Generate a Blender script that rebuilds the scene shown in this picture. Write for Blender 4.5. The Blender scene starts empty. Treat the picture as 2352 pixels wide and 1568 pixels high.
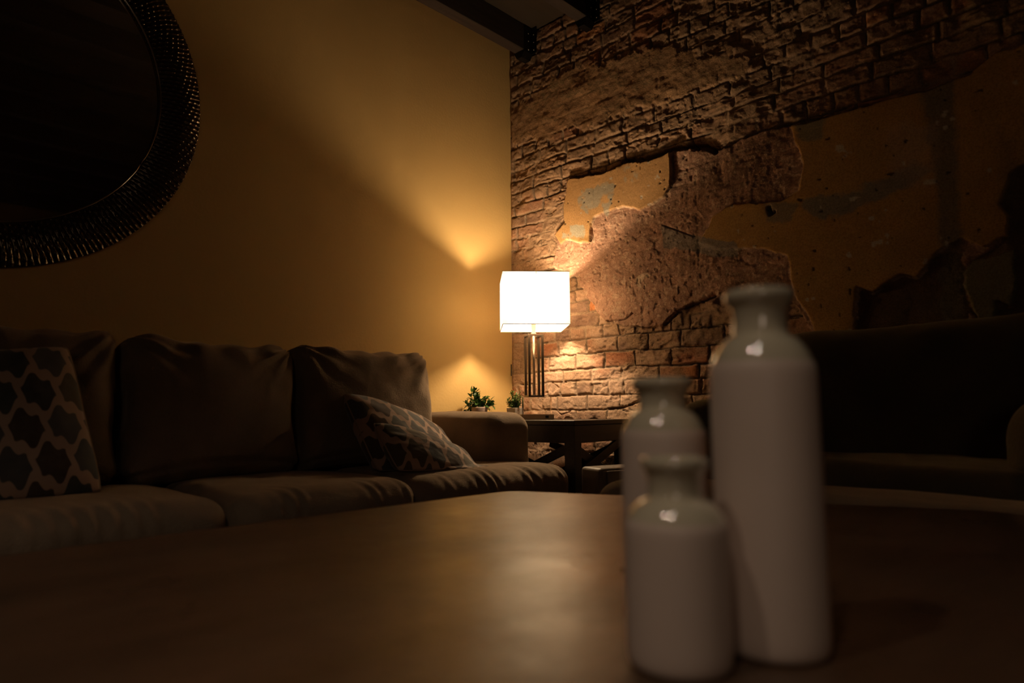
import bpy, bmesh, math, random
import numpy as np
from mathutils import Vector, Matrix
random.seed(7)
C = bpy.context.scene.collection
PI = math.pi

# ------------------------------------------------------------------ camera
F = 1530.0
CAM = Vector((-2.96, -2.909, 0.68))
YAW, PITCH, ROLL = math.radians(44.5), math.atan(159/1530), math.radians(0.4)
fwd = Vector((math.cos(PITCH)*math.cos(YAW), math.cos(PITCH)*math.sin(YAW), math.sin(PITCH)))
r0 = Vector((math.sin(YAW), -math.cos(YAW), 0)); u0 = r0.cross(fwd)
rgt = r0*math.cos(ROLL) - u0*math.sin(ROLL)
upv = u0*math.cos(ROLL) + r0*math.sin(ROLL)
VIEW2 = Vector((math.cos(YAW), math.sin(YAW), 0))
def floor_pt(x, d, z=0.0):          # x metres right of, d metres ahead of the tripod
    return Vector((CAM.x, CAM.y, 0)) + VIEW2*d + r0*x + Vector((0, 0, z))
def ray(u, v):
    return fwd + rgt*((u-1176)/F) + upv*((784-v)/F)
def on_brick(u, v):                 # wall coordinates (distance from corner, height) of the brick wall
    d = ray(u, v); t = -CAM.x/d.x; p = CAM + d*t
    return (-p.y, p.z)

cam = bpy.data.cameras.new('camera'); co = bpy.data.objects.new('camera', cam); C.objects.link(co)
cam.sensor_width = 36; cam.lens = F/2352*36
m = Matrix((rgt, upv, -fwd)).transposed().to_4x4(); m.translation = CAM
co.matrix_world = m
cam.dof.use_dof = True; cam.dof.focus_distance = 3.4; cam.dof.aperture_fstop = 2.15
cam.clip_start = 0.02
bpy.context.scene.camera = co

# ------------------------------------------------------------------ numpy noise
def _hash(ix, iy, seed):
    h = (ix.astype(np.int64)*374761393 + iy.astype(np.int64)*668265263 + seed*1442695041) & 0x7fffffff
    h = ((h ^ (h >> 13))*1274126177) & 0x7fffffff
    return ((h ^ (h >> 16)) & 0xffff)/65535.0
def vnoise(x, y, seed=0):
    ix = np.floor(x); iy = np.floor(y); fx = x-ix; fy = y-iy
    fx = fx*fx*(3-2*fx); fy = fy*fy*(3-2*fy)
    a = _hash(ix, iy, seed); b = _hash(ix+1, iy, seed); c = _hash(ix, iy+1, seed); d = _hash(ix+1, iy+1, seed)
    return (a*(1-fx)+b*fx)*(1-fy) + (c*(1-fx)+d*fx)*fy
def fbm(x, y, seed=0, o=4):
    s = 0; a = .5; t = 0
    for i in range(o):
        s = s + a*vnoise(x*2**i, y*2**i, seed+i*17); t += a; a *= .5
    return s/t                                    # 0..1
def sstep(a, b, x):
    t = np.clip((x-a)/(b-a), 0, 1); return t*t*(3-2*t)
def seg_dist(px, py, poly, closed):
    n = len(poly); best = np.full(px.shape, 1e9)
    for i in range(n if closed else n-1):
        x1, y1 = poly[i]; x2, y2 = poly[(i+1) % n]
        dx, dy = x2-x1, y2-y1; L = dx*dx+dy*dy+1e-12
        t = np.clip(((px-x1)*dx+(py-y1)*dy)/L, 0, 1)
        best = np.minimum(best, np.hypot(px-x1-t*dx, py-y1-t*dy))
    return best
def poly_sd(px, py, poly):                        # positive inside
    ins = np.zeros(px.shape, bool); n = len(poly)
    for i in range(n):
        x1, y1 = poly[i]; x2, y2 = poly[(i+1) % n]
        c = ((y1 > py) != (y2 > py))
        with np.errstate(divide='ignore', invalid='ignore'):
            xi = (x2-x1)*(py-y1)/((y2-y1) if y2 != y1 else 1e-9)+x1
        ins ^= c & (px < xi)
    d = seg_dist(px, py, poly, True)
    return np.where(ins, d, -d)

# ------------------------------------------------------------------ materials
class N:
    def __init__(s, name):
        s.m = bpy.data.materials.new(name); s.m.use_nodes = True
        s.t = s.m.node_tree; s.b = s.t.nodes['Principled BSDF']; s.out = s.t.nodes['Material Output']
    def n(s, typ, ins=None, **kw):
        q = s.t.nodes.new(typ)
        for k, v in kw.items(): setattr(q, k, v)
        for k, v in (ins or {}).items(): s.set(q.inputs[k], v)
        return q
    def set(s, sock, v):
        if hasattr(v, 'links') or isinstance(v, bpy.types.NodeSocket): s.t.links.new(v, sock)
        else: sock.default_value = v
    def p(s, **kw):
        for k, v in kw.items(): s.set(s.b.inputs[k.replace('_', ' ')], v)
    def ramp(s, fac, stops):
        q = s.n('ShaderNodeValToRGB', {'Fac': fac}); e = q.color_ramp.elements
        while len(e) < len(stops): e.new(.5)
        for i, (p_, c) in enumerate(stops): e[i].position = p_; e[i].color = (*c, 1)
        return q.outputs['Color']
    def noise(s, scale, detail=4, coord=None, rough=.5):
        q = s.n('ShaderNodeTexNoise', {'Scale': scale, 'Detail': detail, 'Roughness': rough})
        if coord is None: coord = s.coord()
        s.t.links.new(coord, q.inputs['Vector']); return q.outputs['Fac']
    def coord(s, which='Object', scale=None):
        c = s.n('ShaderNodeTexCoord').outputs[which]
        if scale: c = s.n('ShaderNodeMapping', {'Vector': c, 'Scale': scale}).outputs['Vector']
        return c
    def bump(s, h, strength=.3, dist=.01, normal=None):
        q = s.n('ShaderNodeBump', {'Height': h, 'Strength': strength, 'Distance': dist})
        if normal is not None: s.set(q.inputs['Normal'], normal)
        return q.outputs['Normal']
    def mathn(s, op, a, b=0.0):
        q = s.n('ShaderNodeMath', operation=op); s.set(q.inputs[0], a); s.set(q.inputs[1], b); return q.outputs[0]
    def mix(s, f, a, b, mode='MIX'):
        q = s.n('ShaderNodeMix', data_type='RGBA', blend_type=mode)
        s.set(q.inputs[0], f); s.set(q.inputs[6], a if not isinstance(a, tuple) else (*a, 1)); s.set(q.inputs[7], b if not isinstance(b, tuple) else (*b, 1))
        return q.outputs[2]
    def attr(s, name, out='Color'):
        return s.n('ShaderNodeAttribute', attribute_name=name).outputs[out]

def simple(name, col, rough=.5, metal=0, bump=None, var=.15, **kw):
    q = N(name)
    n = q.noise(bump[0] if bump else 8, 4)
    c = q.mix(n, tuple(x*(1-var) for x in col), tuple(min(1, x*(1+var)) for x in col))
    q.p(Base_Color=c, Roughness=rough, Metallic=metal, **kw)
    if bump: q.p(Normal=q.bump(n, bump[1], bump[2]))
    return q.m

M = {}
# plaster wall: ochre orange-peel paint
q = N('ochre_plaster')
cn = q.noise(1.3, 3); base = q.ramp(cn, [(.3, (.57, .37, .135)), (.7, (.61, .405, .15))])
nb = q.bump(q.noise(70, 3), .18, .006); nb = q.bump(q.noise(4, 3), .12, .02, nb)
q.p(Base_Color=base, Roughness=.75, Normal=nb, Specular_IOR_Level=.25); M['plaster'] = q.m
# old brick wall: colours carried by the mesh, grain by nodes
q = N('old_brick')
c = q.attr('wall_colour'); g = q.noise(140, 5, rough=.65); g2 = q.noise(28, 5, rough=.7)
k = q.ramp(g, [(.28, (.62, .58, .55)), (.55, (1, 1, 1)), (.8, (1.25, 1.22, 1.18))])
c2 = q.mix(1.0, c, k, 'MULTIPLY')
k2 = q.ramp(g2, [(.3, (.74, .7, .66)), (.6, (1.06, 1.04, 1.0))])
c3 = q.mix(q.attr('grain', 'Fac'), c2, q.mix(1.0, c2, k2, 'MULTIPLY'))
st = q.attr('grain', 'Fac')
b1 = q.n('ShaderNodeBump', {'Height': g, 'Strength': st, 'Distance': .0035})
b2 = q.n('ShaderNodeBump', {'Height': g2, 'Strength': st, 'Distance': .006, 'Normal': b1.outputs[0]})
q.p(Base_Color=c3, Roughness=.85, Normal=b2.outputs[0], Specular_IOR_Level=.3); M['brick'] = q.m
# sofa chenille
def fabric(name, col, var=.25, weave=1130, sheen=.5):
    q = N(name)
    n1 = q.noise(5, 4); n2 = q.noise(60, 3)
    c = q.ramp(n1, [(.3, tuple(x*(1-var) for x in col)), (.7, tuple(x*(1+var*.6) for x in col))])
    co_ = q.coord('Object')
    wx = q.noise(1.0, 1, q.coord('Object', (420, 420, 60))); wz = q.noise(1.0, 1, q.coord('Object', (70, 420, 420)))
    wv = q.mathn('MULTIPLY', wx, wz)
    h = q.mathn('ADD', q.mathn('MULTIPLY', wv, 2.0), q.mathn('MULTIPLY', n2, .8))
    c = q.mix(q.mathn('MULTIPLY', wv, .9), c, tuple(x*.6 for x in col))
    q.p(Base_Color=c, Roughness=.95, Specular_IOR_Level=.1, Sheen_Weight=sheen, Sheen_Roughness=.4, Sheen_Tint=(*[min(1, x*3) for x in col], 1), Normal=q.bump(h, .45, .003))
    return q.m
M['sofa'] = fabric('brown_chenille', (.265, .192, .130))
M['sofa2'] = fabric('dark_brown_chenille', (.125, .092, .054))
# lattice cushion
q = N('lattice_fabric')
cc = q.attr('cell_colour'); ln = q.attr('lattice', 'Fac')
f = q.n('ShaderNodeMapRange', {'Value': ln, 'From Min': .15, 'From Max': .18}).outputs[0]
nz = q.noise(35, 4)
inner = q.mix(q.mathn('MULTIPLY', nz, .55), cc, (.16, .13, .10))
q.p(Base_Color=q.mix(f, (.42, .28, .20), inner), Roughness=.9, Specular_IOR_Level=.15, Sheen_Weight=.3, Normal=q.bump(q.noise(260, 2), .3, .002)); M['lattice'] = q.m
M['piping'] = simple('beige_piping', (.34, .24, .17), .9)
# table top
q = N('brown_tabletop')
n1 = q.noise(1.0, 6, q.coord('Object', (3.2, 11, 1)), .6); n2 = q.noise(3.5, 5, rough=.6)
c = q.ramp(n1, [(.3, (.045, .024, .013)), (.55, (.088, .045, .025)), (.75, (.120, .062, .036))])
c = q.mix(q.mathn('MULTIPLY', n2, .6), c, (.12, .075, .045))
r = q.n('ShaderNodeMapRange', {'Value': n2, 'From Min': .3, 'From Max': .7, 'To Min': .25, 'To Max': .42}).outputs[0]
q.p(Base_Color=c, Roughness=r, Specular_IOR_Level=.5, Normal=q.bump(n2, .38, .016, q.bump(n1, .14, .005))); M['tabletop'] = q.m
def wood(name, col, rough=.45, scale=(2, 26, 26)):
    q = N(name); n1 = q.noise(1.5, 5, q.coord('Object', scale))
    c = q.ramp(n1, [(.3, tuple(x*.65 for x in col)), (.7, tuple(x*1.2 for x in col))])
    q.p(Base_Color=c, Roughness=rough, Normal=q.bump(n1, .15, .004)); return q.m
M['espresso'] = wood('espresso_wood', (.030, .020, .012), .42)
M['beam'] = wood('old_timber', (.035, .020, .012), .8, (3, 30, 30))
q = N('ceiling_boards')
w = q.n('ShaderNodeTexWave', {'Vector': q.coord(), 'Scale': 1.15, 'Distortion': .2}, bands_direction='Y', wave_profile='SAW')
c = q.ramp(w.outputs['Fac'], [(0, (.03, .02, .01)), (.06, (.024, .016, .007)), (1, (.030, .020, .009))])
q.p(Base_Color=q.mix(q.mathn('MULTIPLY', q.noise(1.5, 5, q.coord('Object', (3, 30, 1))), .7), c, (.06, .036, .02)), Roughness=.8); M['ceiling'] = q.m
q = N('dark_floorboards')
br = q.n('ShaderNodeTexBrick', {'Vector': q.coord(), 'Color1': (.10, .05, .025, 1), 'Color2': (.07, .035, .018, 1), 'Mortar': (.01, .006, .004, 1), 'Scale': 1, 'Mortar Size': .003, 'Brick Width': 1.4, 'Row Height': .13})
q.p(Base_Color=br.outputs['Color'], Roughness=.45); M['floor'] = q.m
M['dimwall'] = simple('umber_painted_plaster', (.20, .12, .06), .8, 0, (40, .1, .004))
M['steel'] = simple('black_steel', (.012, .010, .009), .45, .6)
M['screw'] = simple('bright_screw', (.6, .55, .5), .3, 1)
M['nickel'] = simple('brushed_nickel', (.62, .52, .42), .28, 1, (90, .1, .002))
M['bronze'] = simple('brown_bronze', (.16, .11, .075), .35, .85)
M['baseplate'] = simple('satin_bronze_plate', (.60, .42, .27), .5, 0)
M['black'] = simple('matt_black', (.01, .009, .008), .5)
M['box'] = simple('grey_leatherette', (.19, .15, .115), .5, 0, (60, .1, .002))
M['caulk'] = simple('pale_caulk', (.6, .5, .36), .8, 0, (40, .3, .004))
M['potgrey'] = simple('mauve_grey_pot', (.42, .31, .26), .5)
M['potwhite'] = simple('white_pot', (.72, .64, .55), .35)
M['soil'] = simple('dark_soil', (.03, .02, .012), .95, 0, (60, .8, .01))
def leafmat(name, a, b):
    q = N(name); c = q.ramp(q.noise(16, 3), [(.35, a), (.65, b)])
    q.p(Base_Color=c, Roughness=.38, Normal=q.bump(q.noise(90, 2), .2, .002))
    tr = q.n('ShaderNodeBsdfTranslucent', {'Color': c}); mx = q.n('ShaderNodeMixShader', {0: .18})
    q.t.links.new(q.b.outputs[0], mx.inputs[1]); q.t.links.new(tr.outputs[0], mx.inputs[2]); q.t.links.new(mx.outputs[0], q.out.inputs[0])
    return q.m
M['leaf'] = leafmat('dark_green_leaf', (.025, .065, .012), (.06, .13, .025))
M['leaf2'] = leafmat('light_green_leaf', (.06, .12, .025), (.20, .27, .07))
M['stem'] = simple('green_stem', (.07, .09, .03), .6)
# clear acrylic
q = N('clear_acrylic'); q.p(Base_Color=(.98, .96, .92, 1), Roughness=.02, IOR=1.46, Transmission_Weight=1.0); M['acrylic'] = q.m
# lampshade fabric
q = N('white_lampshade'); q.t.nodes.remove(q.b)
wv = q.noise(300, 2)
col = q.mix(wv, (.86, .80, .70), (.92, .86, .77))
d = q.n('ShaderNodeBsdfDiffuse', {'Color': col}); t = q.n('ShaderNodeBsdfTranslucent', {'Color': col}); mx = q.n('ShaderNodeMixShader', {0: .30})
q.t.links.new(d.outputs[0], mx.inputs[1]); q.t.links.new(t.outputs[0], mx.inputs[2])
q.t.links.new(mx.outputs[0], q.out.inputs[0])
M['shade'] = q.m
M['shade_edge'] = simple('shade_edge_tape', (.20, .16, .12), .8)
# bulb
BULB = 760.0; DOWN = 28.0; FILL = 8.0
q = N('lit_bulb'); q.p(Base_Color=(1, .9, .75, 1), Emission_Color=(1.0, .735, .45, 1), Emission_Strength=BULB); M['bulb'] = q.m
# ceramic: bare clay below, gloss glaze on neck and shoulder
def ceramic(h):
    q = N('glazed_bottle_ceramic')
    z = q.n('ShaderNodeSeparateXYZ', {0: q.coord()}).outputs['Z']
    zz = q.mathn('ADD', z, q.mathn('MULTIPLY', q.noise(30, 2), .003))
    f = q.n('ShaderNodeMapRange', {'Value': zz, 'From Min': h-.002, 'From Max': h+.002}).outputs[0]
    n = q.noise(14, 4)
    bare = q.ramp(n, [(.3, (.67, .54, .46)), (.7, (.71, .575, .49))]); gl = q.ramp(n, [(.3, (.56, .50, .37)), (.7, (.62, .56, .42))])
    q.p(Base_Color=q.mix(f, bare, gl), Roughness=q.n('ShaderNodeMapRange', {'Value': f, 'To Min': .5, 'To Max': .02}).outputs[0],
        IOR=1.75, Specular_IOR_Level=.5, Coat_Weight=f, Coat_Roughness=.02)
    return q.m
# mirror
q = N('mirror_glass'); q.p(Base_Color=(.55, .5, .45, 1), Metallic=1.0, Roughness=.03); M['mirror'] = q.m
q = N('beaded_frame'); q.p(Base_Color=q.mix(q.noise(50, 3), (.07, .055, .038), (.12, .09, .06)), Metallic=.85, Roughness=.2); M['frame'] = q.m
M['silver'] = simple('silver_rim', (.75, .68, .58), .15, 1)

# ------------------------------------------------------------------ mesh helpers
def mesh_obj(name, verts, faces, mat, parent=None, smooth=False, loc=None):
    me = bpy.data.meshes.new(name); me.from_pydata([tuple(v) for v in verts], [], faces); me.update()
    o = bpy.data.objects.new(name, me); C.objects.link(o)
    me.materials.append(mat)
    if smooth: me.polygons.foreach_set('use_smooth', [True]*len(me.polygons))
    if parent: o.parent = parent
    if loc: o.location = loc
    return o
def bm_obj(name, bm, mat, parent=None, smooth=False, bevel=0, seg=3):
    me = bpy.data.meshes.new(name); bm.normal_update(); bm.to_mesh(me); bm.free()
    o = bpy.data.objects.new(name, me); C.objects.link(o); me.materials.append(mat)
    if smooth or bevel: me.polygons.foreach_set('use_smooth', [True]*len(me.polygons))
    if bevel:
        b = o.modifiers.new('bevel', 'BEVEL'); b.width = bevel; b.segments = seg; b.limit_method = 'ANGLE'; b.harden_normals = True
    if parent: o.parent = parent
    return o
def add_box(bm, a, b, mtx=None):
    vs = [bm.verts.new((x, y, z)) for x in (a[0], b[0]) for y in (a[1], b[1]) for z in (a[2], b[2])]
    if mtx:
        for v in vs: v.co = mtx @ v.co
    for f in ((0, 1, 3, 2), (4, 6, 7, 5), (0, 4, 5, 1), (2, 3, 7, 6), (0, 2, 6, 4), (1, 5, 7, 3)):
        bm.faces.new([vs[i] for i in f])
    return vs
def box(name, a, b, mat, parent=None, bevel=0, mtx=None):
    bm = bmesh.new(); add_box(bm, a, b, mtx); bmesh.ops.recalc_face_normals(bm, faces=bm.faces)
    return bm_obj(name, bm, mat, parent, bevel=bevel)
def bar(name, p, q_, w, t, mat, parent=None, up=Vector((0, 0, 1)), bevel=.002):   # rectangular bar from p to q_
    p, q_ = Vector(p), Vector(q_); d = (q_-p); L = d.length; d.normalize()
    s = d.cross(up).normalized(); n = s.cross(d).normalized()
    mt = Matrix((d, s, n)).transposed().to_4x4(); mt.translation = p
    return box(name, (0, -t/2, -w/2), (L, t/2, w/2), mat, parent, bevel, mt)
def tube(path, r, seg=8, closed=False):
    vs, fs = [], []; n = len(path); path = [Vector(p) for p in path]
    for i, p in enumerate(path):
        a = path[i-1] if (i or closed) else p; b = path[(i+1) % n] if (i < n-1 or closed) else p
        d = (b-a).normalized(); ref = Vector((0, 0, 1)) if abs(d.z) < .9 else Vector((1, 0, 0))
        s = d.cross(ref).normalized(); t = s.cross(d)
        rr = r(i/(n-1)) if callable(r) else r
        for k in range(seg):
            an = 2*PI*k/seg; vs.append(p+s*math.cos(an)*rr+t*math.sin(an)*rr)
    for i in range(n if closed else n-1):
        for k in range(seg):
            a = i*seg+k; b = i*seg+(k+1) % seg; j = ((i+1) % n)*seg
            fs.append((a, b, j+(k+1) % seg, j+k))
    if not closed: fs += [tuple(range(seg))[::-1], tuple((n-1)*seg+k for k in range(seg))]
    return vs, fs
def lathe(profile, seg=64):
    vs, fs = [], []; n = len(profile)
    for k in range(seg):
        a = 2*PI*k/seg
        for r, z in profile: vs.append((r*math.cos(a), r*math.sin(a), z))
    for k in range(seg):
        for i in range(n-1):
            a = k*n+i; b = ((k+1) % seg)*n+i
            fs.append((a, b, b+1, a+1))
    return vs, fs
def weld(o, d=1e-5):
    bm = bmesh.new(); bm.from_mesh(o.data); bmesh.ops.remove_doubles(bm, verts=bm.verts, dist=d)
    bmesh.ops.recalc_face_normals(bm, faces=bm.faces); bm.to_mesh(o.data); bm.free()
def thing(name, label, cat, loc=(0, 0, 0), rz=0, group=None):
    o = bpy.data.objects.new(name, None); C.objects.link(o); o.location = loc; o.rotation_euler = (0, 0, rz)
    o.empty_display_size = .05
    return tag(o, label, cat, group)
def tag(o, label, cat, group=None):
    o['label'] = label; o['category'] = cat
    if group: o['group'] = group
    return o
def struct(o): o['kind'] = 'structure'; return o

def soft_box(name, half, r, mat, parent, loc=(0, 0, 0), rot=(0, 0, 0), crown=(0, 0), bulge=0, pinch=0, amp=.006, wr=None, n=44, seed=1, dense_r=True):
    """upholstered block: rounded box, crowned faces, creases"""
    hx, hy, hz = half
    def axis(h):
        k = 9
        c = list(-h + r*(1-np.cos(np.linspace(0, PI/2, k)))*1.0)
        mid = list(np.linspace(-h+r, h-r, n))[1:-1]
        return np.array(c + mid + [-x for x in c[::-1]])
    ax = [axis(hx), axis(hy), axis(hz)]
    V, Fc = [], []; off = 0
    for d in range(3):
        a, b = [i for i in range(3) if i != d]
        A, B = np.meshgrid(ax[a], ax[b], indexing='ij')
        for sg in (-1, 1):
            P = np.zeros(A.shape+(3,)); P[..., a] = A; P[..., b] = B; P[..., d] = sg*half[d]
            na, nb_ = A.shape; V.append(P.reshape(-1, 3))
            idx = np.arange(na*nb_).reshape(na, nb_)+off
            qd = np.stack([idx[:-1, :-1], idx[1:, :-1], idx[1:, 1:], idx[:-1, 1:]], -1).reshape(-1, 4)
            Fc.append(qd); off += na*nb_
    P = np.concatenate(V); H = np.array(half)
    Q = np.clip(P, -(H-r), H-r); D = P-Q; L = np.linalg.norm(D, axis=1, keepdims=True); L[L == 0] = 1
    P = Q + D/L*r; Nn = D/L
    x, y, z = P[:, 0]/hx, P[:, 1]/hy, P[:, 2]/hz
    px, py, pz = (np.clip(1-x**2, 0, 1), np.clip(1-y**2, 0, 1), np.clip(1-z**2, 0, 1))
    P[:, 2] += np.where(z > 0, z, 0)*crown[0]*(px*py)**.6
    P[:, 1] += np.where(y < 0, y, 0)*crown[1]*(px*pz)**.6 + bulge*y*(px*pz)**.5
    if pinch:   # corners drawn out, edges drawn in
        P[:, 0] *= 1 - pinch*pz*(1-px)
        P[:, 2] *= 1 - pinch*px*(1-pz)
    nz = fbm(P[:, 0]*6+seed*3.1, P[:, 2]*6+P[:, 1]*5+seed, seed, 3)-.5
    P += Nn*(nz*amp*3)[:, None]
    if wr: P += wr(P, Nn, x, y, z)
    o = mesh_obj(name, P, [tuple(f) for f in np.concatenate(Fc).tolist()], mat, parent, True)
    weld(o, 1e-4); o.location = loc; o.rotation_euler = rot
    o.data.polygons.foreach_set('use_smooth', [True]*len(o.data.polygons))
    return o

def gathers(seed, side=-1, amp=.006, front=True):
    """gathered creases running back from the top front edge, and pulls at the ends"""
    def f(P, Nn, x, y, z):
        ph = P[:, 0]*125 + 9*fbm(P[:, 0]*4, P[:, 1]*5, seed, 2) + P[:, 1]*38
        s = np.sin(ph); s = np.sign(s)*np.abs(s)**.7
        mod = sstep(.35, .7, fbm(P[:, 0]*7+seed, P[:, 1]*0+seed, seed+3, 2))
        w = np.exp(-((y+1.0)/.35)**2)*np.exp(-((z-.7)/.55)**2)
        return Nn*(amp*.55*s*w*mod)[:, None]
    return f
def back_wr(seed, amp=.010):
    """folds fanning down from the top corners of a back cushion"""
    def f(P, Nn, x, y, z):
        out = np.zeros(len(P))
        for cx, sg in ((-1, 1), (1, -1)):
            dx = (x-cx)*sg; dz = 1-z
            an = np.arctan2(dz+.02, dx+.02); rr = np.hypot(dx, dz)
            s = np.sin(an*15 + seed + 3*fbm(x*2+seed, z*2, seed, 2))
            out += s*np.exp(-((rr-.45)/.38)**2)*.8
        low = np.exp(-((z+.82+.1*x*x)/.05)**2)*.9
        top = np.sin(x*15+seed+2*fbm(x*3, z*2, seed+5, 2))*np.exp(-((z-.9)/.25)**2)*.5
        frontm = (Nn[:, 1] < .3)
        return Nn*(amp*(out*.8-low+top)*frontm)[:, None]
    return f

def bottle(label, x, d, h, rb, rr, rn, rim_h, neck, shoulder):
    top = h
    prof = [(0, .004), (rb*.82, .002), (rb*.93, 0), (rb*.985, .005), (rb, .014)]
    for k in range(1, 8): prof.append((rb, .014+(h-shoulder-.014)*k/7))
    zs, zn = h-shoulder, h-neck
    for k in range(1, 13):                       # rounded shoulder then concave run into neck
        t = k/12; a = t*PI/2
        f_ = math.cos(a)**1.15
        prof.append((rn+.0008+(rb-rn-.0008)*f_*(1-.1*math.sin(2*a)), zs+(zn-zs)*(math.sin(a)*.8+t*.2)))
    prof += [(rn, zn+(top-rim_h*1.4-zn)*.35), (rn*1.0, zn+(top-rim_h*1.4-zn)*.7), (rn*1.06, top-rim_h*1.35), (rr*.93, top-rim_h*1.02), (rr*.99, top-rim_h*.75), (rr, top-rim_h*.45), (rr*.97, top-rim_h*.12), (rr*.9, top), (rr*.72, top-.0005), (rn*.78, top-rim_h*.6), (rn*.74, top-rim_h*2), (rn*.74, zn), (rb*.85, zs), (rb*.9, .02), (0, .012)]
    vs, fs = lathe(prof, 72)
    o = mesh_obj('ceramic_bottle', vs, fs, ceramic(h-shoulder*.86), None, True, floor_pt(x, d, TABLE_Z+.0005))
    weld(o); o.data.polygons.foreach_set('use_smooth', [True]*len(o.data.polygons))
    s = o.modifiers.new('s', 'SUBSURF'); s.levels = 1; s.render_levels = 1
    return tag(o, label, 'bottle', 'ceramic bottles on the coffee table')

# ================================================================== SETTING
CEIL = 3.07
RX, RY = -6.4, -6.4
def quad(name, pts, mat): return struct(mesh_obj(name, pts, [(0, 1, 2, 3)], mat))
struct(box('floor', (RX-.1, RY-.1, -.1), (.15, .12, 0), M['floor']))
struct(box('ceiling', (RX-.1, RY-.1, CEIL), (.15, .12, CEIL+.1), M['ceiling']))
struct(box('wall_left', (RX-.1, 0, 0), (.0, .12, CEIL), M['plaster']))
struct(box('wall_back', (RX-.1, RY-.1, 0), (RX, 0, CEIL), M['dimwall']))
struct(box('wall_near', (RX, RY-.1, 0), (.15, RY, CEIL), M['dimwall']))
struct(box('baseboard_left', (RX, -.016, 0), (-.02, -.001, .12), M['espresso'], bevel=.004))

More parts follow.
